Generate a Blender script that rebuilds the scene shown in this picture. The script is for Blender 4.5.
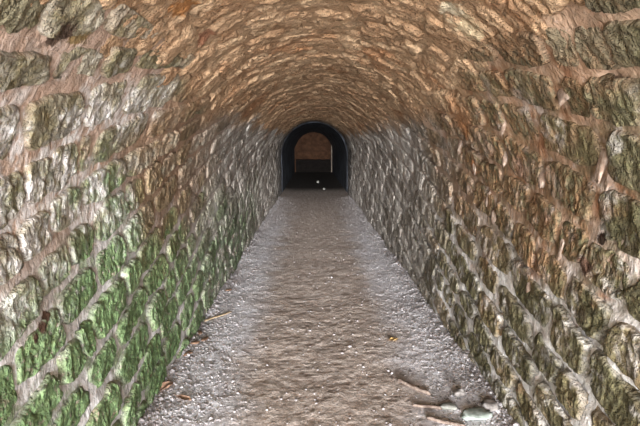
import bpy, math, random
import numpy as np
from mathutils import Vector, Euler

scene = bpy.context.scene
for o in list(bpy.data.objects):
    bpy.data.objects.remove(o, do_unlink=True)

# ------------------------------------------------------------------ camera
FPX = 430.0
PITCH = math.atan2(69, FPX)
YAW = math.atan2(8, FPX / math.cos(PITCH))
cam_data = bpy.data.cameras.new('camera')
cam = bpy.data.objects.new('camera', cam_data)
scene.collection.objects.link(cam)
cam.location = (-0.075, 0.0, 1.5)
cam.rotation_euler = (math.pi / 2 - PITCH, 0, -YAW)
cam_data.sensor_fit = 'HORIZONTAL'
cam_data.sensor_width = 36
cam_data.lens = 36 * FPX / 640
cam_data.clip_start = 0.05
scene.camera = cam

# ------------------------------------------------------------------ world, daylight, exposure
world = bpy.data.worlds.new('overcast_sky')
scene.world = world
world.use_nodes = True
wn = world.node_tree.nodes
wn['Background'].inputs[0].default_value = (0.80, 0.88, 1.0, 1)
wn['Background'].inputs[1].default_value = 1.0

def add_light(name, kind, loc, rot, energy, color, **kw):
    d = bpy.data.lights.new(name, kind)
    d.energy = energy
    d.color = color
    for k, v in kw.items():
        setattr(d, k, v)
    o = bpy.data.objects.new(name, d)
    o.location = loc
    o.rotation_euler = rot
    scene.collection.objects.link(o)
    return o

MOUTH_Y = -2.6
# low daylight shining down the passage from its mouth, behind the camera
add_light('daylight_sun', 'SUN', (0, -8, 3), (math.radians(90 - 3.5), 0, 0), 11.0,
          (0.99, 0.99, 1.0), angle=math.radians(14))
# open sky filling the tunnel mouth
add_light('mouth_sky', 'AREA', (0, MOUTH_Y, 1.2), (math.radians(90), 0, 0), 300.0,
          (0.94, 0.97, 1.0), shape='RECTANGLE', size=2.0, size_y=2.1)

vs = scene.view_settings
scene.display_settings.display_device = 'sRGB'
vs.view_transform = 'Standard'
vs.look = 'None'
vs.gamma = 1
vs.use_curve_mapping = False
vs.exposure = 0.66

# ------------------------------------------------------------------ constants of the tunnel
R = 1.02            # half width / vault radius
ZS = 1.15           # springing height
K = 0.27            # masonry courses climb relative to the descending passage
S_TOP = 2.02        # where the wall masonry gives way to the vault
S_ALL = 2 * ZS + math.pi * R
Y_RING = 13.2       # the blackened section begins
Y_END = 24.0
rng = np.random.default_rng(7)
random.seed(7)
C = scene.collection

def lin(r, g, b, a=1.0):
    f = lambda c: (c / 255 / 12.92) if c / 255 <= 0.04045 else ((c / 255 + 0.055) / 1.055) ** 2.4
    return (f(r), f(g), f(b), a)

# ------------------------------------------------------------------ numpy noise
def _h(ix, iy, iz, seed):
    h = (ix.astype(np.int64) * 374761393 + iy.astype(np.int64) * 668265263 +
         iz.astype(np.int64) * 2147483647 + seed * 974634777) & 0xFFFFFFFF
    h = ((h ^ (h >> 13)) * 1274126177) & 0xFFFFFFFF
    h = (h ^ (h >> 16)) & 0xFFFF
    return h / 65535.0

def vnoise(x, y, z, seed=0):
    x, y, z = np.broadcast_arrays(np.asarray(x, float), np.asarray(y, float), np.asarray(z, float))
    x0, y0, z0 = np.floor(x), np.floor(y), np.floor(z)
    fx, fy, fz = x - x0, y - y0, z - z0
    fx = fx * fx * (3 - 2 * fx); fy = fy * fy * (3 - 2 * fy); fz = fz * fz * (3 - 2 * fz)
    r = 0
    for dx in (0, 1):
        for dy in (0, 1):
            for dz in (0, 1):
                w = (fx if dx else 1 - fx) * (fy if dy else 1 - fy) * (fz if dz else 1 - fz)
                r = r + w * _h(x0 + dx, y0 + dy, z0 + dz, seed)
    return r * 2 - 1

def fbm(x, y, z=0.0, seed=0, octv=4, gain=0.5):
    r, a, t = 0, 1.0, 0
    for i in range(octv):
        r = r + a * vnoise(np.asarray(x) * 2 ** i + 13.7 * i, np.asarray(y) * 2 ** i + 7.1 * i,
                           np.asarray(z) * 2 ** i, seed + i)
        t += a
        a *= gain
    return r / t

def ridged(x, y, seed=0, octv=3):
    r, a, t = 0, 1.0, 0
    for i in range(octv):
        r = r + a * (1 - 2 * np.abs(vnoise(x * 2 ** i, y * 2 ** i, 0.5 + i, seed + i)))
        t += a
        a *= 0.55
    return r / t

# ------------------------------------------------------------------ the tunnel surface
def surface(s, y, side=-1, r=R, zs=ZS):
    """point and inward normal for profile length s (from the floor) and depth y"""
    s = np.asarray(s, float)
    ang = np.clip((s - zs) / r, 0, math.pi)
    low = s < zs
    x = np.where(low, -r, -r * np.cos(ang))
    z = np.where(low, s, zs + r * np.sin(ang))
    top = s > zs + math.pi * r
    z = np.where(top, zs - (s - zs - math.pi * r), z)
    nx = np.where(low, 1.0, np.cos(ang)); nz = np.where(low, 0.0, -np.sin(ang))
    nx = np.where(top, -1.0, nx); nz = np.where(top, 0.0, nz)
    if side > 0:
        x, nx = -x, -nx
    return np.stack([x, np.broadcast_to(y, x.shape), z], -1), np.stack([nx, np.zeros_like(nx), nz], -1)

def s_global(s, side):
    return s if side < 0 else S_ALL - s

def undul(sg, y):
    return 0.028 * fbm(sg * 1.1, y * 1.1, 3.3, 5, 2) + 0.010 * fbm(sg * 4, y * 4, 1.3, 9, 2)

def crease(sg, y, seed=0.0):
    wx = 0.03 * fbm(sg * 7, y * 7, seed + 0.3, 61, 2); wy = 0.03 * fbm(sg * 7, y * 7, seed + 5.3, 63, 2)
    a = vnoise((sg + wx) * 9, (y + wy) * 17, seed, 65)
    b = vnoise((sg + wy) * 22, (y + wx) * 36, seed + 3, 67)
    return -0.008 * np.exp(-(a / 0.09) ** 2) - 0.003 * np.exp(-(b / 0.14) ** 2)

def link(name, me, parent=None, mat=None, loc=None):
    o = bpy.data.objects.new(name, me)
    C.objects.link(o)
    if parent is not None:
        o.parent = parent
    if loc is not None:
        o.location = loc
    if mat is not None and len(me.materials) == 0:
        me.materials.append(mat)
    return o

def mesh_np(name, verts, faces, attrs=None, smooth=True):
    me = bpy.data.meshes.new(name)
    verts = np.asarray(verts, np.float32).reshape(-1, 3)
    faces = np.asarray(faces, np.int32)
    n, k = faces.shape
    me.vertices.add(len(verts))
    me.vertices.foreach_set('co', verts.ravel())
    me.loops.add(n * k)
    me.loops.foreach_set('vertex_index', faces.ravel())
    me.polygons.add(n)
    me.polygons.foreach_set('loop_start', np.arange(0, n * k, k, dtype=np.int32))
    me.polygons.foreach_set('loop_total', np.full(n, k, np.int32))
    me.polygons.foreach_set('use_smooth', np.full(n, smooth, bool))
    for an, av in (attrs or {}).items():
        a = me.attributes.new(an, 'FLOAT', 'POINT')
        a.data.foreach_set('value', np.asarray(av, np.float32).ravel())
    me.update(calc_edges=True)
    return me

def grid_faces(nu, nv, flip=False):
    i = np.arange(nu - 1)[:, None] * nv + np.arange(nv - 1)[None, :]
    f = np.stack([i, i + nv, i + nv + 1, i + 1], -1).reshape(-1, 4)
    return f[:, ::-1] if flip else f

def dtag(o, label=None, cat=None, group=None, kind=None):
    if label: o['label'] = label
    if cat: o['category'] = cat
    if group: o['group'] = group
    if kind: o['kind'] = kind
    return o

# ------------------------------------------------------------------ node material helpers
class NT:
    def __init__(self, name, rough=0.9):
        self.m = bpy.data.materials.new(name)
        self.m.use_nodes = True
        self.t = self.m.node_tree
        self.n = self.t.nodes
        self.b = self.n['Principled BSDF']
        self.b.inputs['Roughness'].default_value = rough
        self.b.inputs['Specular IOR Level'].default_value = 0.25
        self.geo = self.n.new('ShaderNodeNewGeometry')
        self.pos = self.geo.outputs['Position']
        self.sep = self.n.new('ShaderNodeSeparateXYZ')
        self.l(self.pos, self.sep.inputs[0])
    def l(self, a, b):
        self.t.links.new(a, b)
    def setin(self, sock, v):
        if isinstance(v, (int, float)):
            sock.default_value = v
        elif isinstance(v, tuple):
            sock.default_value = v
        else:
            self.l(v, sock)
    def attr(self, name):
        a = self.n.new('ShaderNodeAttribute'); a.attribute_name = name
        return a.outputs['Fac']
    def math(self, op, a, b=0.0, clamp=False):
        m = self.n.new('ShaderNodeMath'); m.operation = op; m.use_clamp = clamp
        self.setin(m.inputs[0], a); self.setin(m.inputs[1], b)
        return m.outputs[0]
    def noise(self, scale, detail=4, rough=0.55, stretch=None, offset=0.0, dist=0.0):
        mp = self.n.new('ShaderNodeMapping')
        self.l(self.pos, mp.inputs['Vector'])
        mp.inputs['Location'].default_value = (offset, offset * 1.7, offset * 0.6)
        if stretch: mp.inputs['Scale'].default_value = stretch
        t = self.n.new('ShaderNodeTexNoise')
        t.inputs['Scale'].default_value = scale
        t.inputs['Detail'].default_value = detail
        t.inputs['Roughness'].default_value = rough
        t.inputs['Distortion'].default_value = dist
        self.l(mp.outputs[0], t.inputs['Vector'])
        return t.outputs['Fac']
    def vor(self, scale, stretch=None, feature='F1'):
        mp = self.n.new('ShaderNodeMapping')
        self.l(self.pos, mp.inputs['Vector'])
        if stretch: mp.inputs['Scale'].default_value = stretch
        t = self.n.new('ShaderNodeTexVoronoi'); t.feature = feature
        t.inputs['Scale'].default_value = scale
        self.l(mp.outputs[0], t.inputs['Vector'])
        return t.outputs['Distance']
    def step(self, v, lo, hi):
        """smooth 0..1 as v goes lo -> hi (lo may exceed hi)"""
        m = self.n.new('ShaderNodeMapRange'); m.interpolation_type = 'SMOOTHSTEP'
        self.setin(m.inputs['Value'], v)
        if lo < hi:
            m.inputs['From Min'].default_value, m.inputs['From Max'].default_value = lo, hi
            m.inputs['To Min'].default_value, m.inputs['To Max'].default_value = 0, 1
        else:
            m.inputs['From Min'].default_value, m.inputs['From Max'].default_value = hi, lo
            m.inputs['To Min'].default_value, m.inputs['To Max'].default_value = 1, 0
        return m.outputs[0]
    def blob(self, p, r, soft=0.5):
        d = self.n.new('ShaderNodeVectorMath'); d.operation = 'DISTANCE'
        self.l(self.pos, d.inputs[0]); d.inputs[1].default_value = p
        w = self.math('ADD', d.outputs['Value'], self.mul(self.math('SUBTRACT', self.noise(22, 4, 0.65), 0.5), r * 3.2))
        return self.step(w, r * (1 + soft * 0.5), r * (1 - soft * 0.5))
    def mul(self, *a):
        r = a[0]
        for b in a[1:]:
            r = self.math('MULTIPLY', r, b)
        return r
    def mix(self, fac, a, b, mode='MIX'):
        m = self.n.new('ShaderNodeMix'); m.data_type = 'RGBA'; m.blend_type = mode
        self.setin(m.inputs[0], fac)
        self.setin(m.inputs[6], a); self.setin(m.inputs[7], b)
        return m.outputs[2]
    def bump(self, hs, strength=0.6, dist=0.02):
        prev = None
        for h, s, d in hs:
            b = self.n.new('ShaderNodeBump')
            b.inputs['Strength'].default_value = s
            b.inputs['Distance'].default_value = d
            self.l(h, b.inputs['Height'])
            if prev is not None: self.l(prev, b.inputs['Normal'])
            prev = b.outputs[0]
        self.l(prev, self.b.inputs['Normal'])
    def color(self, c):
        self.setin(self.b.inputs['Base Color'], c)

def at_wall(side, s_, y_):
    p, n = surface(np.array(s_), np.array(y_), side)
    return tuple(float(v) for v in p)

RUST, ORANGE, WHITE = (92, 68, 54), (168, 116, 70), (226, 216, 206)
STAINS = [(-1, False, at_wall(-1, 0.90, 1.47), 0.022, RUST), (-1, False, at_wall(-1, 0.875, 1.43), 0.022, RUST),
          (-1, False, at_wall(-1, 0.85, 1.39), 0.018, RUST), (-1, False, at_wall(-1, 1.874, 1.28), 0.05, (84, 66, 54)),
          (-1, False, at_wall(-1, 1.88, 1.36), 0.04, (134, 112, 76)),
          (-1, True, at_wall(-1, 2.168, 1.735), 0.06, ORANGE), (-1, True, at_wall(-1, 2.14, 2.13), 0.05, (150, 104, 78)),
          (1, False, at_wall(1, 1.025, 1.634), 0.04, RUST), (1, False, at_wall(1, 1.15, 1.56), 0.03, (50, 34, 26)),
          (1, False, at_wall(1, 1.36, 2.81), 0.05, (162, 112, 76)), (1, False, at_wall(1, 1.62, 2.75), 0.07, (158, 112, 76)),
          (-1, True, at_wall(1, 2.223, 1.84), 0.06, (214, 196, 166)), (-1, True, at_wall(1, 2.13, 1.87), 0.07, (196, 172, 138))]

def wall_material(name, side, mortar=False, vault=False):
    """lime mortar and rough stone with moss, lime bloom and brown staining; attributes s, rnd, edge ride on the mesh"""
    t = NT(name, 0.88)
    s = t.attr('s'); rnd = t.attr('rnd'); edge = t.attr('edge')
    y = t.sep.outputs[1]
    n_big = t.noise(1.6, 4, 0.6)
    n_mid = t.noise(7, 5, 0.6, offset=4.0)
    n_fine = t.noise(38, 4, 0.65, offset=9.0)
    n_gr = t.noise(120, 3, 0.7, offset=2.0)
    n_chunk = t.noise(17, 3, 0.6, offset=14.0, dist=0.8)
    st = (1, 1.0, 0.45) if not vault else (0.5, 1.6, 1)
    streak = t.noise(34, 4, 0.6, stretch=st, offset=6.0, dist=0.6)
    sj = t.math('ADD', s, t.mul(t.math('SUBTRACT', n_big, 0.5), 0.9))        # ragged height
    yj = t.math('ADD', y, t.mul(t.math('SUBTRACT', n_big, 0.5), 2.4))        # ragged depth
    if side < 0:
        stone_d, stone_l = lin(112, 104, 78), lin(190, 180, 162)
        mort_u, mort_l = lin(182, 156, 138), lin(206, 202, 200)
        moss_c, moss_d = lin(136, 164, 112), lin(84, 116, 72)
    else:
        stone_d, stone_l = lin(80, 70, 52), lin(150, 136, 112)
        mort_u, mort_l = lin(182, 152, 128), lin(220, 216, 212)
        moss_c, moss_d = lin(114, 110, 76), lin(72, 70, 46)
    vault_d, vault_l = lin(164, 128, 96), lin(200, 168, 134)
    far_d, far_l = lin(128, 118, 108), lin(206, 198, 190)
    if mortar:
        col = t.mix(t.step(sj, 0.75, 1.35), mort_l, mort_u)
        col = t.mix(t.mul(t.step(n_mid, 0.5, 0.75), 0.45), col, lin(150, 108, 82))
        col = t.mix(t.mul(t.step(n_fine, 0.55, 0.8), 0.4), col, lin(222, 212, 204))
    else:
        f = t.math('ADD', t.mul(rnd, 0.45), t.mul(n_mid, 0.75))
        col = t.mix(t.step(f, 0.25, 0.85), stone_d, stone_l)
        col = t.mix(t.mul(t.step(n_fine, 0.5, 0.8), 0.45), col, stone_d)
        # ochre stones
        col = t.mix(t.mul(t.step(rnd, 0.80, 0.98), 0.5), col, lin(142, 100, 60))
    # lime bloom: white patches
    if side < 0:
        bl = t.mul(t.step(t.noise(5.0, 4, 0.6, offset=33), 0.42, 0.50), t.step(sj, 0.70, 1.0), t.step(sj, 1.85, 1.6), t.step(yj, 2.5, 1.7))
    else:
        bl = t.mul(t.step(t.noise(6.0, 4, 0.6, offset=27), 0.50, 0.60), t.step(sj, 1.85, 1.6), 0.6)
    bl = t.mul(bl, t.step(streak, 0.34, 0.56))
    col = t.mix(t.mul(bl, 0.9), col, lin(232, 227, 224))
    # moss
    if side < 0:
        mm = t.mul(t.step(sj, 1.25, 0.80), t.step(yj, 7.0, 2.6))
        mm = t.math('MAXIMUM', mm, t.mul(t.step(sj, 1.62, 1.35), t.step(yj, 1.5, 1.9), t.step(yj, 3.0, 2.4), t.step(n_mid, 0.42, 0.52), 0.75))
        top = t.mul(t.step(sj, 1.1, 1.3), t.step(n_mid, 0.44, 0.58), t.step(yj, 3.2, 1.8), 0.75)
        mm = t.mul(mm, t.step(n_fine, 0.30, 0.46))
    else:
        mm = t.mul(t.step(yj, 5.5, 2.2), t.step(sj, 2.1, 1.7), t.step(n_mid, 0.30, 0.52), t.math('SUBTRACT', 0.85, t.mul(bl, 0.6)))
    if mortar:
        mm = t.mul(mm, t.step(n_mid, *((0.50, 0.62) if side < 0 else (0.44, 0.56))), 0.75)
        if side > 0: mm = t.mul(mm, t.step(sj, 0.55, 0.95))
    else:
        mm = t.mul(mm, t.math('SUBTRACT', 1.0, t.mul(edge, 0.45)))
    mossc = t.mix(t.step(n_fine, 0.35, 0.7), moss_d, moss_c)
    if side < 0 and not mortar:
        col = t.mix(t.mul(top, 0.9), col, t.mix(t.step(n_fine, 0.35, 0.7), lin(84, 76, 44), lin(134, 122, 78)))
    col = t.mix(t.mul(mm, 0.92), col, mossc)
    # brown run-off from the vault, and iron stains
    br = t.mul(t.step(n_mid, 0.30, 0.5), t.step(sj, 0.6, 1.1), t.step(yj, 1.9, 2.5), t.step(yj, 4.6, 3.4))
    col = t.mix(t.mul(br, 0.7 if side < 0 else 0.3), col, lin(142, 112, 84))
    if side > 0:
        warm = t.mul(t.step(sj, 0.75, 1.15), t.step(yj, 1.5, 2.0), t.step(yj, 3.9, 3.1), t.step(streak, 0.38, 0.58), 0.6)
        col = t.mix(warm, col, lin(150, 112, 80))
        rust = t.mul(t.step(t.noise(4.5, 4, 0.6, offset=21), 0.54, 0.68), t.step(s, 0.5, 1.0))
        rust = t.mul(rust, 0.75 if mortar else 0.4)
        col = t.mix(rust, col, lin(146, 98, 66))
    # stone edges smeared with mortar
    if not mortar:
        smear = t.mul(edge, t.step(n_mid, 0.38, 0.6), t.math('SUBTRACT', 0.65, t.mul(mm, 0.4)))
        col = t.mix(smear, col, t.mix(t.step(sj, 0.75, 1.35), mort_l, mort_u))
    # grey, drier masonry further in
    far = t.step(yj, 2.9, 4.6)
    low_green = t.mul(t.step(sj, 1.15, 0.55), t.step(n_mid, 0.38, 0.55), t.step(yj, 9.0, 5.0), 0.75 if side < 0 else 0.35)
    farc = t.mix(t.step(t.math('ADD', t.mul(rnd, 0.4), t.mul(streak, 0.8)), 0.35, 0.8), far_d, far_l)
    farc = t.mix(low_green, farc, moss_d)
    col = t.mix(t.mul(far, 0.85), col, farc)
    # tan vault stone
    vm = t.step(t.math('ADD', sj, t.mul(t.step(y, 1.5, 2.8), 0.36)), *((1.5, 1.8) if vault else (2.0, 2.28)))
    vf = t.math('ADD', t.mul(rnd, 0.25), t.mul(n_mid, 0.85))
    vc = t.mix(t.step(vf, 0.3, 0.85), vault_d, vault_l)
    vc = t.mix(t.mul(t.step(n_fine, 0.5, 0.75), 0.5), vc, lin(120, 84, 54))
    vc = t.mix(t.mul(t.step(n_big, 0.55, 0.68), 0.45), vc, lin(164, 104, 60))
    col = t.mix(vm, col, vc)
    for side_, vault_, p, r_, c in STAINS:
        if side_ == side and vault_ == vault:
            col = t.mix(t.blob(p, r_), col, lin(*c))
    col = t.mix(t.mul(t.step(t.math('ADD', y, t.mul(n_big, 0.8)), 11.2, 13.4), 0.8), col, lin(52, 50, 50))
    # fine grain
    col = t.mix(t.mul(t.step(n_chunk, 0.50, 0.68), 0.35), col, lin(70, 60, 46))
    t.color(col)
    if mortar:
        t.bump([(n_mid, 0.6, 0.02), (streak, 0.8, 0.02), (n_fine, 0.8, 0.010), (n_gr, 0.6, 0.003)])
    else:
        t.bump([(n_chunk, 0.9, 0.05), (streak, 0.9, 0.035), (n_fine, 0.9, 0.016), (n_gr, 0.7, 0.004)])
    return t.m

M = {}
M['mortar_l'] = wall_material('lime_mortar_left', -1, mortar=True)
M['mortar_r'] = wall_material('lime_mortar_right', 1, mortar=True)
M['stone_l'] = wall_material('mossy_stone_left', -1)
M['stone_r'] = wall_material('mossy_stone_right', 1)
M['vault'] = wall_material('tan_vault_stone', -1, vault=True)

def dark_mat():
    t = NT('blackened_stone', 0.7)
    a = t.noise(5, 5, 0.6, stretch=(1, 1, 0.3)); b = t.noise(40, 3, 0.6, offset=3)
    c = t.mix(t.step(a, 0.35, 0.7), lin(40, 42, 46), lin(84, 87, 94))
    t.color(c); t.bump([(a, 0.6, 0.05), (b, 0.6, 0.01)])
    return t.m
M['dark'] = dark_mat()

def end_mat():
    t = NT('brown_end_masonry', 0.95)
    a = t.noise(4, 5, 0.6); b = t.noise(40, 3, 0.6, offset=3)
    c = t.mix(t.step(a, 0.35, 0.7), lin(58, 38, 26), lin(84, 58, 40))
    t.color(c); t.bump([(b, 0.6, 0.01)])
    return t.m
M['end'] = end_mat()

def floor_mat():
    t = NT('packed_earth_and_gravel', 0.85)
    x = t.sep.outputs[0]; y = t.sep.outputs[1]
    n1 = t.noise(2.0, 4, 0.6); n2 = t.noise(14, 5, 0.65, offset=3); n3 = t.noise(55, 4, 0.7, offset=8)
    n4 = t.noise(150, 3, 0.7, offset=1)
    ax = t.math('ABSOLUTE', t.math('ADD', x, t.mul(t.math('SUBTRACT', n1, 0.5), 0.7)))
    c = t.mix(t.step(n2, 0.32, 0.72), lin(150, 134, 122), lin(196, 182, 172))
    side = t.mix(t.step(n2, 0.3, 0.7), lin(190, 186, 190), lin(238, 236, 240))
    c = t.mix(t.mul(t.step(ax, 0.38, 0.78), t.step(y, 13, 5)), c, side)
    c = t.mix(t.mul(t.step(n3, 0.54, 0.72), 0.5), c, lin(222, 212, 206))
    c = t.mix(t.mul(t.step(n3, 0.46, 0.32), 0.5), c, lin(92, 76, 66))
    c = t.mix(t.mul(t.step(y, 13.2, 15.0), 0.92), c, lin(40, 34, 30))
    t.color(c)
    t.bump([(n2, 0.5, 0.012), (n3, 0.9, 0.014), (n4, 0.9, 0.005)])
    return t.m
M['floor'] = floor_mat()

def plain_mat(name, c1, c2, scale=30, rough=0.8, stretch=None, bump=0.4):
    t = NT(name, rough)
    a = t.noise(scale, 4, 0.6, stretch=stretch)
    t.color(t.mix(t.step(a, 0.35, 0.68), lin(*c1), lin(*c2)))
    t.bump([(a, bump, 0.006)])
    return t.m

# ------------------------------------------------------------------ large structure: the shell
def axis_samples(stops):
    out = []
    for a, b, d in stops:
        out.append(np.arange(a, b, d))
    out.append([stops[-1][1]])
    return np.concatenate(out)

YS = axis_samples([(MOUTH_Y, 0.9, 0.08), (0.9, 3.4, 0.016), (3.4, 6.0, 0.03), (6.0, Y_RING, 0.08)])

def shell(name, s0, s1, side, mat, ds=0.018):
    S = np.linspace(s0, s1, int((s1 - s0) / ds) + 1)
    s, y = np.meshgrid(S, YS, indexing='ij')
    sg = s_global(s, side)
    p, n = surface(s, y, side)
    h = undul(sg, y) + 0.001 + 0.006 * fbm(sg * 9, y * 9, 0.7, 31, 3) + 0.004 * ridged(sg * 16, y * 16, 35, 2)
    hollow = np.clip((fbm(sg * 3.2, y * 3.2, 0.9, 37, 3) - 0.12) / 0.15, 0, 1)
    h = h - (0.020 if side > 0 else 0.008) * hollow + 0.4 * crease(sg, y)
    p = p + n * h[..., None]
    sh = np.where(s > S_ALL / 2, S_ALL - s, s)
    me = mesh_np(name, p, grid_faces(len(S), len(YS), side > 0),
                 {'s': sh, 'rnd': np.full(s.shape, 0.5), 'edge': np.zeros(s.shape)})
    o = link(name, me, None, mat)
    o['kind'] = 'structure'
    return o

wall_left = shell('wall_left', -0.06, S_TOP, -1, M['mortar_l'])
wall_right = shell('wall_right', -0.06, S_TOP, 1, M['mortar_r'])
ceiling = shell('ceiling', S_TOP - 0.01, S_ALL - S_TOP + 0.01, -1, M['vault'], 0.03)

# blackened inner passage beyond the ring
S = np.linspace(-0.05, S_ALL + 0.05, 90)
YD = np.concatenate([[Y_RING - 0.02], np.linspace(Y_RING, Y_END + 0.3, 90)])
s, y = np.meshgrid(S, YD, indexing='ij')
p, n = surface(s, y)
p = p + n * (0.03 + 0.03 * fbm(s * 3, y * 3, 0.2, 51, 3))[..., None]
p[:, 0, :] -= n[:, 0, :] * 0.16
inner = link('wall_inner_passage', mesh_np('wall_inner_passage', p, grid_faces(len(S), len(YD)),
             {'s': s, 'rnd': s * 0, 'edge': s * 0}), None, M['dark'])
inner['kind'] = 'structure'

# end wall behind it
gx, gz = np.meshgrid(np.linspace(-1.15, 1.15, 40), np.linspace(-0.1, 2.4, 44), indexing='ij')
gy = Y_END + 0.02 * fbm(gx * 4, gz * 4, 0.4, 61, 3)
wall_end = link('wall_end', mesh_np('wall_end', np.stack([gx, gy, gz], -1), grid_faces(40, 44, False)), None, M['end'])
wall_end['kind'] = 'structure'

# ------------------------------------------------------------------ floor
def floor_h(x, y):
    h = 0.006 * fbm(x * 2.2, y * 2.2, 0.1, 71, 3) + 0.004 * fbm(x * 9, y * 9, 0.1, 75, 3)
    h = h + 0.0048 * ridged(x * 27, y * 27, 81, 3)
    ed = np.clip((np.abs(x) - 0.66) / 0.36, 0, 1)
    return h + 0.05 * ed ** 1.5 * (0.6 + 0.5 * fbm(x * 6, y * 3, 0.6, 85, 2))

FY = axis_samples([(MOUTH_Y, 1.7, 0.10), (1.7, 4.2, 0.011), (4.2, 8.0, 0.028), (8.0, Y_END + 0.3, 0.09)])
FX = np.linspace(-1.1, 1.1, 190)
x, y = np.meshgrid(FX, FY, indexing='ij')
floor = link('floor', mesh_np('floor', np.stack([x, y, floor_h(x, y)], -1), grid_faces(len(FX), len(FY))), None, M['floor'])
floor['kind'] = 'structure'

# ------------------------------------------------------------------ masonry
class Batch:
    def __init__(self): self.v, self.f, self.a, self.n = [], [], {'s': [], 'rnd': [], 'edge': []}, 0
    def add(self, v, f, at):
        self.v.append(v); self.f.append(f + self.n); self.n += len(v)
        for k in self.a: self.a[k].append(at[k])
    def build(self, name, parent, mat):
        me = mesh_np(name, np.concatenate(self.v), np.concatenate(self.f), {k: np.concatenate(a) for k, a in self.a.items()})
        o = link(name, me, parent, mat); o['kind'] = 'stuff'
        return o

def stone_geo(corner_sy, side, proud, seed, nu, nv, rnd, bevel=0.12, smax=None, rough=0.75, crk=0.8):
    """rough-faced stone over a (s, y) quad; corners ordered (u-,v-),(u-,v+),(u+,v-),(u+,v+)"""
    U, V = np.meshgrid(np.linspace(-1, 1, nu), np.linspace(-1, 1, nv), indexing='ij')
    rr = 0.10
    u = U * np.sqrt(1 - rr * V * V); v = V * np.sqrt(1 - rr * U * U)
    wob = 1 + 0.07 * vnoise(np.arctan2(V, U) * 1.6, 0.0, seed * 0.37, 3)
    u, v = u * wob, v * wob
    a, b = (u + 1) / 2, (v + 1) / 2
    q = [np.array(c) for c in corner_sy]
    sy = ((1 - a) * (1 - b))[..., None] * q[0] + ((1 - a) * b)[..., None] * q[1] + (a * (1 - b))[..., None] * q[2] + (a * b)[..., None] * q[3]
    s, y = sy[..., 0], sy[..., 1]
    s = s + 0.016 * fbm(sy[..., 0] * 13, sy[..., 1] * 13, 0.4, 91, 3)
    y = y + 0.020 * fbm(sy[..., 0] * 13, sy[..., 1] * 13, 7.4, 95, 3)
    if smax is not None: s = np.minimum(s, smax)
    e = (np.abs(U) ** 5 + np.abs(V) ** 5) ** 0.2
    e = np.clip(e + 0.10 * fbm(s * 18, y * 18, seed * 0.11, 2, 2), 0, 1.02)
    t = np.clip((1 - e) / bevel, 0, 1) ** 0.62
    sg = s_global(s, side)
    tilt = (vnoise(seed * 3.1, 0, 0, 5) * U + vnoise(seed * 5.3, 1, 0, 6) * V) * 0.010 * rough
    rel = (0.013 * ridged(sg * 9 + seed, y * 14, 41, 3) + 0.011 * fbm(sg * 22, y * 26, seed * 0.2, 47, 3) + tilt) * rough
    rel = 0.85 * rel + crease(sg, y, seed * 0.7) * crk
    h = -0.014 + (proud + 0.014) * t + rel * (0.25 + 0.75 * t) + undul(sg, y)
    p, n = surface(s, y, side)
    p = p + n * h[..., None]
    edge = np.clip(1 - (1 - e) / 0.16, 0, 1)
    sh = np.where(s > S_ALL / 2, S_ALL - s, s)
    return p.reshape(-1, 3), grid_faces(nu, nv, side > 0), {'s': sh.ravel(), 'rnd': np.full(p.shape[0] * p.shape[1], rnd), 'edge': edge.ravel()}

def ab2sy(a, b):
    return ((a + K * b) / (1 + K * K), (b - K * a) / (1 + K * K))

def in_view(y, s):
    return y > 1.0 and s > -0.05

def emit(items, parent, mat, limit, stuff_name):
    """items: (score, verts, faces, attrs); the largest in view become objects, the rest one stuff part"""
    items.sort(key=lambda i: -i[0])
    batch = Batch()
    for k, (sc, v, f, at) in enumerate(items):
        if k < limit and sc > 0:
            c = v.mean(0)
            link('stone', mesh_np('stone', v - c, f, at), parent, mat, c)
        else:
            batch.add(v, f, at)
    if batch.n: batch.build(stuff_name, parent, mat)

def res(y, s):
    return (36, 48) if y < 2.6 else (20, 26) if y < 4 else (11, 13) if y < 7 else (7, 8)

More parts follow.
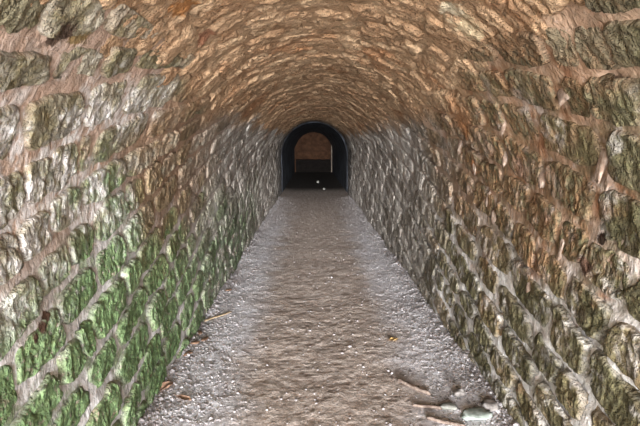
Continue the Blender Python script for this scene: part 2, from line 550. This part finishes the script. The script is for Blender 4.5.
def wall_masonry(side, c_list, joints, parent, mat, seed0):
    """level courses bounded by c = s - K*y; joints: course index -> traced b positions"""
    items = []
    r = np.random.default_rng(seed0)
    cs = list(c_list)
    while cs[-1] > -4.0: cs.append(cs[-1] - r.uniform(0.17, 0.235))
    top = cs[0]
    while top < 3.0:
        top += r.uniform(0.18, 0.22); cs.insert(0, top); joints = {k + 1: v for k, v in joints.items()}
    sid = seed0
    for i in range(len(cs) - 1):
        a1, a0 = cs[i], cs[i + 1]
        # joint positions along b
        known = sorted(joints.get(i, []))
        bs = [-2.5 + r.uniform(0, 0.4)]
        while bs[-1] < 17.5:
            nb = bs[-1] + r.choice([r.uniform(0.20, 0.32), r.uniform(0.30, 0.50)])
            nxt = [k for k in known if bs[-1] + 0.10 < k]
            if nxt and nb > nxt[0] - 0.14: nb = nxt[0]
            bs.append(nb)
        for b0, b1 in zip(bs[:-1], bs[1:]):
            sid += 1
            am, bm = (a0 + a1) / 2, (b0 + b1) / 2
            s_m, y_m = ab2sy(am, bm)
            if s_m < -0.10 or s_m > S_TOP + 0.02 or y_m < -1.2 or y_m > Y_RING - 0.1: continue
            g = r.uniform(0.008, 0.020)
            j = lambda k=0.014: r.uniform(-k, k)
            gb = r.uniform(-0.004, 0.012)
            quad = [ab2sy(a0 + g + j(), b0 + gb + j()), ab2sy(a0 + g + j(), b1 - gb + j()),
                    ab2sy(a1 - g + j(), b0 + gb + j()), ab2sy(a1 - g + j(), b1 - gb + j())]
            nu, nv = res(y_m, s_m)
            proud = r.uniform(0.006, 0.020)
            v, f, at = stone_geo(quad, side, proud, sid, nu, nv, r.uniform(), smax=S_TOP + 0.02)
            score = (b1 - b0) * (a1 - a0) / max(y_m, 0.3) ** 3 if in_view(y_m, s_m) else 0
            if y_m < 1.7 and s_m < 1.12 - 0.55 * (y_m - 0.6): score *= 0.2
            items.append((score, v, f, at))
    emit(items, parent, mat, 300, 'distant_stones')

JL = {0: [1.67, 1.75, 1.94], 1: [1.8, 2.08], 2: [1.72, 2.08, 2.35], 3: [1.92, 2.08, 2.19], 4: [1.66, 1.87],
      5: [1.73, 1.94, 2.15], 6: [1.49], 7: [1.68, 1.84, 1.95, 2.29], 8: [1.83]}
JR = {1: [1.78, 1.93, 2.06], 2: [1.95, 2.1], 3: [1.92, 2.37, 2.62, 2.84], 4: [2.33, 2.7, 3.15], 5: [1.68, 1.93, 3.06],
      6: [1.7, 1.99, 2.26, 2.54], 7: [2.03]}
wall_masonry(-1, [1.68, 1.49, 1.32, 1.09, 0.90, 0.72, 0.53, 0.33, 0.13, -0.06, -0.27, -0.45], JL, wall_left, M['stone_l'], 100)
wall_masonry(1, [1.78, 1.59, 1.385, 1.18, 0.95, 0.73, 0.52, 0.32, 0.10, -0.10, -0.30], JR, wall_right, M['stone_r'], 5000)

def vault_masonry():
    items = []
    r = np.random.default_rng(77)
    sid = 20000
    y = -1.0
    while y < Y_RING - 0.1:
        dy = r.uniform(0.085, 0.165)
        s = S_TOP - r.uniform(0.05, 0.25)
        while s < S_ALL - S_TOP:
            ds = r.uniform(0.14, 0.32)
            s1 = min(s + ds, S_ALL - S_TOP + 0.12)
            sid += 1
            g = 0.004
            j = lambda k=0.022: r.uniform(-k, k)
            skew = 0.10 * math.sin((s - S_ALL / 2) * 2) + 0.03 * math.sin(y * 3 + s * 2)
            quad = [(s + g + j(), y + g + skew + j()), (s + g + j(), y + dy - g + skew + j()),
                    (s1 - g + j(), y + g + skew + j()), (s1 - g + j(), y + dy - g + skew + j())]
            if s1 - s > 0.07:
                nu, nv = (26, 18) if y < 4 else (13, 9) if y < 7 else (8, 6)
                v, f, at = stone_geo(quad, -1, r.uniform(0.003, 0.020), sid, nu, nv, r.uniform(), bevel=0.30, rough=0.8, crk=1.6)
                items.append(((s1 - s) * dy / max(y, 0.3) ** 3 if y > 1.3 else 0, v, f, at))
            s = s1
        y += dy
    emit(items, ceiling, M['vault'], 300, 'distant_vault_stones')
vault_masonry()

# ------------------------------------------------------------------ end of the passage
def box_mesh(name, x0, x1, y0, y1, z0, z1, seed=0, amp=0.006, n=6):
    """slightly irregular block, subdivided and roughened"""
    vs_, fs_ = [], []
    def face(o, a, b):
        base = sum(len(v) for v in vs_)
        g = np.linspace(0, 1, n)
        u, v = np.meshgrid(g, g, indexing='ij')
        vs_.append((np.array(o) + u[..., None] * np.array(a) + v[..., None] * np.array(b)).reshape(-1, 3))
        fs_.append(grid_faces(n, n) + base)
    X, Y, Z = (x1 - x0, 0, 0), (0, y1 - y0, 0), (0, 0, z1 - z0)
    face((x0, y0, z0), X, Z); face((x0, y1, z0), Z, X); face((x0, y0, z0), Z, Y)
    face((x1, y0, z0), Y, Z); face((x0, y0, z1), X, Y); face((x0, y0, z0), Y, X)
    v = np.concatenate(vs_)
    k = np.array([fbm(v[:, 0] * 7 + i * 9, v[:, 1] * 7, v[:, 2] * 7, 90 + seed, 3) for i in range(3)]).T
    return mesh_np(name, v + amp * k, np.concatenate(fs_), None, False)

er = np.random.default_rng(3)
z = 0.66
row = 0
while z < 2.15:
    hgt = er.uniform(0.13, 0.19)
    x0 = -1.1 + er.uniform(-0.2, 0)
    while x0 < 1.1:
        w = er.uniform(0.3, 0.55)
        link('stone', box_mesh('stone', x0 + 0.008, x0 + w - 0.008, Y_END - 0.05 - er.uniform(0, 0.02), Y_END + 0.1,
                               z + 0.008, z + hgt - 0.008, row, 0.012, 4), wall_end, M['end'])
        x0 += w
        row += 1
    z += hgt
M['soot'] = plain_mat('sooty_stone', (14, 10, 8), (24, 18, 14), 9, 0.95)
sill = link('ledge', box_mesh('ledge', -1.05, 1.05, Y_END - 0.75, Y_END - 0.02, -0.05, 0.66, 5, 0.03, 12), wall_end, M['soot'])
M['pale_post'] = plain_mat('pale_weathered_wood', (110, 98, 88), (150, 138, 126), 12, 0.85)
for xx in (-0.985, 0.93):
    link('jamb', box_mesh('jamb', xx, xx + 0.05, Y_END - 1.3, Y_END - 1.2, -0.03, 1.55, 8, 0.008, 7), wall_end,
         M['pale_post'] if xx > 0 else M['end'])

# ------------------------------------------------------------------ lime lumps squeezed out of the joints
ico_me = None
def ico(sub=2):
    import bmesh
    bm = bmesh.new()
    bmesh.ops.create_icosphere(bm, subdivisions=sub, radius=1)
    v = np.array([x.co[:] for x in bm.verts]); f = np.array([[q.index for q in p.verts] for p in bm.faces])
    bm.free()
    return v, f
IV3, IF3 = ico(3)
IV1, IF1 = ico(1)
M['lime'] = plain_mat('white_lime', (128, 106, 90), (172, 154, 140), 40, 0.9, None, 0.9)

def lump(side, s_, y_, rs, ry, rn, seed):
    p, n = surface(np.array(s_), np.array(y_), side)
    p = p + n * float(undul(np.array(s_global(s_, side)), np.array(y_)))
    v = IV3.copy()
    d = 1 + 0.55 * fbm(v[:, 0] * 1.7 + seed, v[:, 1] * 1.7, v[:, 2] * 1.7, 17, 4)
    v = v * d[:, None] * np.array([rn * 0.45, ry * 1.1, rs])
    ang = math.atan(K)
    c, s2 = math.cos(ang), math.sin(ang)
    v = np.stack([v[:, 0], c * v[:, 1] - s2 * v[:, 2], s2 * v[:, 1] + c * v[:, 2]], -1)
    link('mortar_lump', mesh_np('mortar_lump', v, IF3), wall_right if side > 0 else wall_left, M['lime'],
         Vector(p) + Vector(n) * 0.006)

for i, a in enumerate([(1, 1.345, 1.986, 0.055, 0.022, 0.03), (1, 1.434, 2.328, 0.05, 0.022, 0.03), (1, 1.37, 2.78, 0.06, 0.022, 0.03),
                       (1, 1.45, 1.53, 0.085, 0.018, 0.024), (1, 1.40, 1.50, 0.06, 0.016, 0.024), (1, 1.08, 2.52, 0.05, 0.03, 0.03),
                       (1, 1.16, 2.62, 0.06, 0.025, 0.03), (1, 1.62, 2.22, 0.045, 0.02, 0.025), (1, 0.80, 2.05, 0.06, 0.018, 0.02),
                       (1, 1.05, 1.80, 0.05, 0.016, 0.02), (1, 1.50, 3.0, 0.06, 0.025, 0.03), (1, 1.72, 1.62, 0.04, 0.03, 0.024)]):
    lump(*a, seed=i * 3.7)

# ------------------------------------------------------------------ loose gravel
def scatter_gravel():
    r = np.random.default_rng(12)
    V, F, n = [], [], 0
    for k in range(15000):
        y = 1.6 + 10.5 * r.uniform() ** 1.9
        sd = r.choice([-1, 1])
        x = sd * (1.03 - abs(r.normal(0, 0.20))) if r.uniform() < 0.9 else r.uniform(-1, 1)
        if abs(x) > 1.04: continue
        near = max(0.0, 1 - (1.03 - abs(x)) / 0.16)
        rad = r.uniform(0.003, 0.007) * (1 + 0.9 * near) * (1.7 if r.uniform() < 0.10 else 1) 
        v = IV1 * (1 + 0.25 * r.uniform(-1, 1, (len(IV1), 1))) * rad * np.array([1, r.uniform(0.7, 1.3), r.uniform(0.45, 0.8)])
        a = r.uniform(0, 6.28); c, s_ = math.cos(a), math.sin(a)
        v = np.stack([c * v[:, 0] - s_ * v[:, 1], s_ * v[:, 0] + c * v[:, 1], v[:, 2]], -1)
        v = v + np.array([x, y, float(floor_h(np.array(x), np.array(y))) + rad * 0.25])
        V.append(v); F.append(IF1 + n); n += len(v)
    t = NT('pale_gravel', 0.85)
    a = t.noise(45, 2, 0.5)
    t.color(t.mix(t.step(a, 0.35, 0.7), lin(122, 114, 112), lin(178, 174, 174)))
    o = link('gravel', mesh_np('gravel', np.concatenate(V), np.concatenate(F), None, False), floor, t.m)
    dtag(o, 'loose pale gravel', None, None, 'stuff')
scatter_gravel()

# ------------------------------------------------------------------ things lying on the floor
def fh(x, y): return float(floor_h(np.array(x), np.array(y)))

def stick(p0, p1, r0, r1, label, mat, seed, flat=1.0, group=None):
    r = np.random.default_rng(seed)
    n, m = 16, 9
    p0, p1 = np.array(p0, float), np.array(p1, float)
    c = (p0 + p1) / 2
    d = p1 - p0; L = np.linalg.norm(d); d /= L
    side_ = np.array([-d[1], d[0]])
    V = []
    hz = max(fh(*(p0 * (1 - t) + p1 * t)) for t in np.linspace(0, 1, 9))
    for i in range(n):
        t = i / (n - 1)
        q = p0 * (1 - t) + p1 * t + side_ * 0.03 * L * math.sin(t * 5 + seed)
        rad = (r0 * (1 - t) + r1 * t) * (1 + 0.15 * r.uniform(-1, 1))
        if i in (0, n - 1): rad *= 0.35
        for k in range(m):
            a = 2 * math.pi * k / m
            V.append([q[0] + side_[0] * math.cos(a) * rad, q[1] + side_[1] * math.cos(a) * rad,
                      hz + rad * flat * 0.8 + rad * flat * math.sin(a)])
    V = np.array(V)
    F = [[i * m + k, i * m + (k + 1) % m, (i + 1) * m + (k + 1) % m, (i + 1) * m + k] for i in range(n - 1) for k in range(m)]
    V = np.vstack([V, V[:m].mean(0), V[-m:].mean(0)])
    e0, e1 = len(V) - 2, len(V) - 1
    F += [[e0, (k + 1) % m, k, k] for k in range(0)]
    base = np.array([c[0], c[1], hz])
    me = bpy.data.meshes.new('stick')
    faces = F + [[e0, (k + 1) % m, k] for k in range(m)] + [[e1, (n - 1) * m + k, (n - 1) * m + (k + 1) % m] for k in range(m)]
    me.from_pydata([tuple(v) for v in (V - base)], [], faces)
    me.polygons.foreach_set('use_smooth', [True] * len(me.polygons))
    o = link('stick', me, None, mat, base)
    dtag(o, label, 'stick', group)
    return o

M['twig'] = plain_mat('weathered_twig', (88, 74, 66), (126, 112, 102), 60, 0.85)
M['split_wood'] = plain_mat('pale_split_wood', (136, 116, 90), (174, 156, 130), 50, 0.8)
stick((-0.985, 3.45), (-0.80, 3.68), 0.016, 0.010, 'pale split piece of wood lying against the foot of the green wall', M['split_wood'], 1, 0.5)
stick((0.46, 2.54), (0.63, 2.36), 0.010, 0.014, 'pinkish brown stick with a dark end lying alone on the packed path', M['twig'], 2)
stick((0.55, 2.15), (0.74, 2.06), 0.011, 0.009, 'short brown stick lying beside the pale greenish slab', M['twig'], 3)
stick((0.50, 2.27), (0.66, 2.22), 0.008, 0.010, 'thin brown twig lying beside the white oval stone', M['twig'], 4)

def flat_stone(x, y, rx, ry, rz, rot, label, mat, seed, group=None, cat='stone'):
    v = IV3.copy()
    v = np.sign(v) * np.abs(v) ** 0.7
    d = 1 + 0.55 * fbm(v[:, 0] * 1.5 + seed, v[:, 1] * 1.5, v[:, 2] * 1.5, 23, 4)
    v = v * d[:, None] * np.array([rx, ry, rz])
    c, s_ = math.cos(rot), math.sin(rot)
    v = np.stack([c * v[:, 0] - s_ * v[:, 1], s_ * v[:, 0] + c * v[:, 1], v[:, 2]], -1)
    hz = max(fh(x + a, y + b) for a in (-rx / 2, 0, rx / 2) for b in (-ry / 2, 0, ry / 2))
    v[:, 2] -= v[:, 2].min()
    o = link('flat_stone' if cat == 'stone' else 'bark_flake', mesh_np('flat_stone', v, IF3), None, mat, (x, y, hz - 0.4 * rz))
    dtag(o, label, cat, group)

M['white_stone'] = plain_mat('white_pebble', (108, 108, 100), (150, 149, 142), 30, 0.7)
M['green_slab'] = plain_mat('pale_green_slate', (122, 130, 122), (156, 162, 155), 25, 0.75)
M['grey_stone'] = plain_mat('grey_pebble', (100, 94, 90), (146, 140, 136), 25, 0.85)
M['bark'] = plain_mat('rusty_bark', (92, 68, 54), (134, 106, 86), 50, 0.85)
flat_stone(0.70, 2.24, 0.046, 0.028, 0.014, -0.2, 'white oval flat stone lying on the gravel', M['white_stone'], 1)
flat_stone(0.83, 2.15, 0.075, 0.05, 0.014, 0.4, 'pale greenish flat slab among gravel at the wall foot', M['green_slab'], 2)
flat_stone(0.93, 2.22, 0.05, 0.04, 0.02, 1.1, 'grey chipped stone lying between the pale greenish slab and the wall', M['grey_stone'], 3)
flat_stone(0.80, 2.36, 0.035, 0.025, 0.02, 0.3, 'small pale grey stone just beyond the white oval stone', M['grey_stone'], 4)
flat_stone(0.15, 16.7, 0.05, 0.04, 0.05, 0.0, 'small white stone on the floor of the dark inner passage', M['white_stone'], 5)
flat_stone(0.32, 14.2, 0.035, 0.03, 0.035, 0.5, 'small white stone just inside the mouth of the dark inner passage', M['white_stone'], 6)
for i, (x, y, a) in enumerate([(-0.95, 3.02, 0.3), (-0.90, 3.12, 1.2), (-0.965, 3.22, 2.0), (-0.93, 4.2, 0.5), (-0.96, 2.86, 0.9)]):
    flat_stone(x, y, 0.035, 0.016, 0.007, a, 'small rust-brown bark flake beyond the pale split wood' if y > 4 else
               'small rust-brown bark flake between the curled orange leaf and the split wood', M['bark'], 20 + i,
               'bark flakes under the mossy wall', 'bark flake')

def leaf(x, y, L, W, rot, curl, label, mat, seed):
    e = bpy.data.objects.new('dead_leaf', None); C.objects.link(e)
    e.location = (x, y, fh(x, y) + 0.006); e.rotation_euler = (0, 0, rot)
    dtag(e, label, 'leaf')
    nu, nv = 13, 7
    u, v = np.meshgrid(np.linspace(0, 1, nu), np.linspace(-1, 1, nv), indexing='ij')
    w = W * np.sin(np.pi * np.clip(u, 0.02, 0.99)) ** 0.75 * (1 - 0.25 * u)
    X = (u - 0.5) * L; Y = v * w * (1 + 0.12 * np.sin(u * 24 + seed) * np.abs(v))
    Z = curl * (v * v) * w + 0.25 * curl * L * (u - 0.5) ** 2 + 0.003 * np.sin(u * 9 + v * 4 + seed)
    top = np.stack([X, Y, Z], -1).reshape(-1, 3); bot = top - np.array([0, 0, 0.0012])
    f = grid_faces(nu, nv)
    link('blade', mesh_np('blade', np.vstack([top, bot]), np.vstack([f, f[:, ::-1] + len(top)])), e, mat)
    sv = []
    for i in range(9):
        t = i / 8
        for k in range(5):
            a = k * 1.2566
            rr = 0.0022 * (1 - 0.6 * t)
            sv.append([(-0.75 + 1.15 * t) * L, rr * math.cos(a), 0.0022 + 0.25 * curl * L * (t * 1.15 - 0.75) ** 2 + rr * math.sin(a)])
    link('stem', mesh_np('stem', sv, [[i * 5 + k, i * 5 + (k + 1) % 5, (i + 1) * 5 + (k + 1) % 5, (i + 1) * 5 + k] for i in range(8) for k in range(5)]), e, M['bark'])

M['yellow_leaf'] = plain_mat('yellow_brown_leaf', (142, 114, 70), (168, 140, 92), 60, 0.7)
M['orange_leaf'] = plain_mat('dry_orange_leaf', (128, 100, 82), (160, 130, 108), 60, 0.7)
leaf(0.55, 3.11, 0.075, 0.022, 0.3, 0.6, 'curled yellow leaf lying alone on the packed path', M['yellow_leaf'], 1)
leaf(-0.97, 2.45, 0.10, 0.035, 1.0, 0.9, 'pale orange curled leaf propped at the foot of the green wall', M['orange_leaf'], 2)
leaf(-0.83, 2.34, 0.10, 0.022, -0.4, 0.5, 'long tan leaf lying on grey gravel by the path edge', M['orange_leaf'], 3)
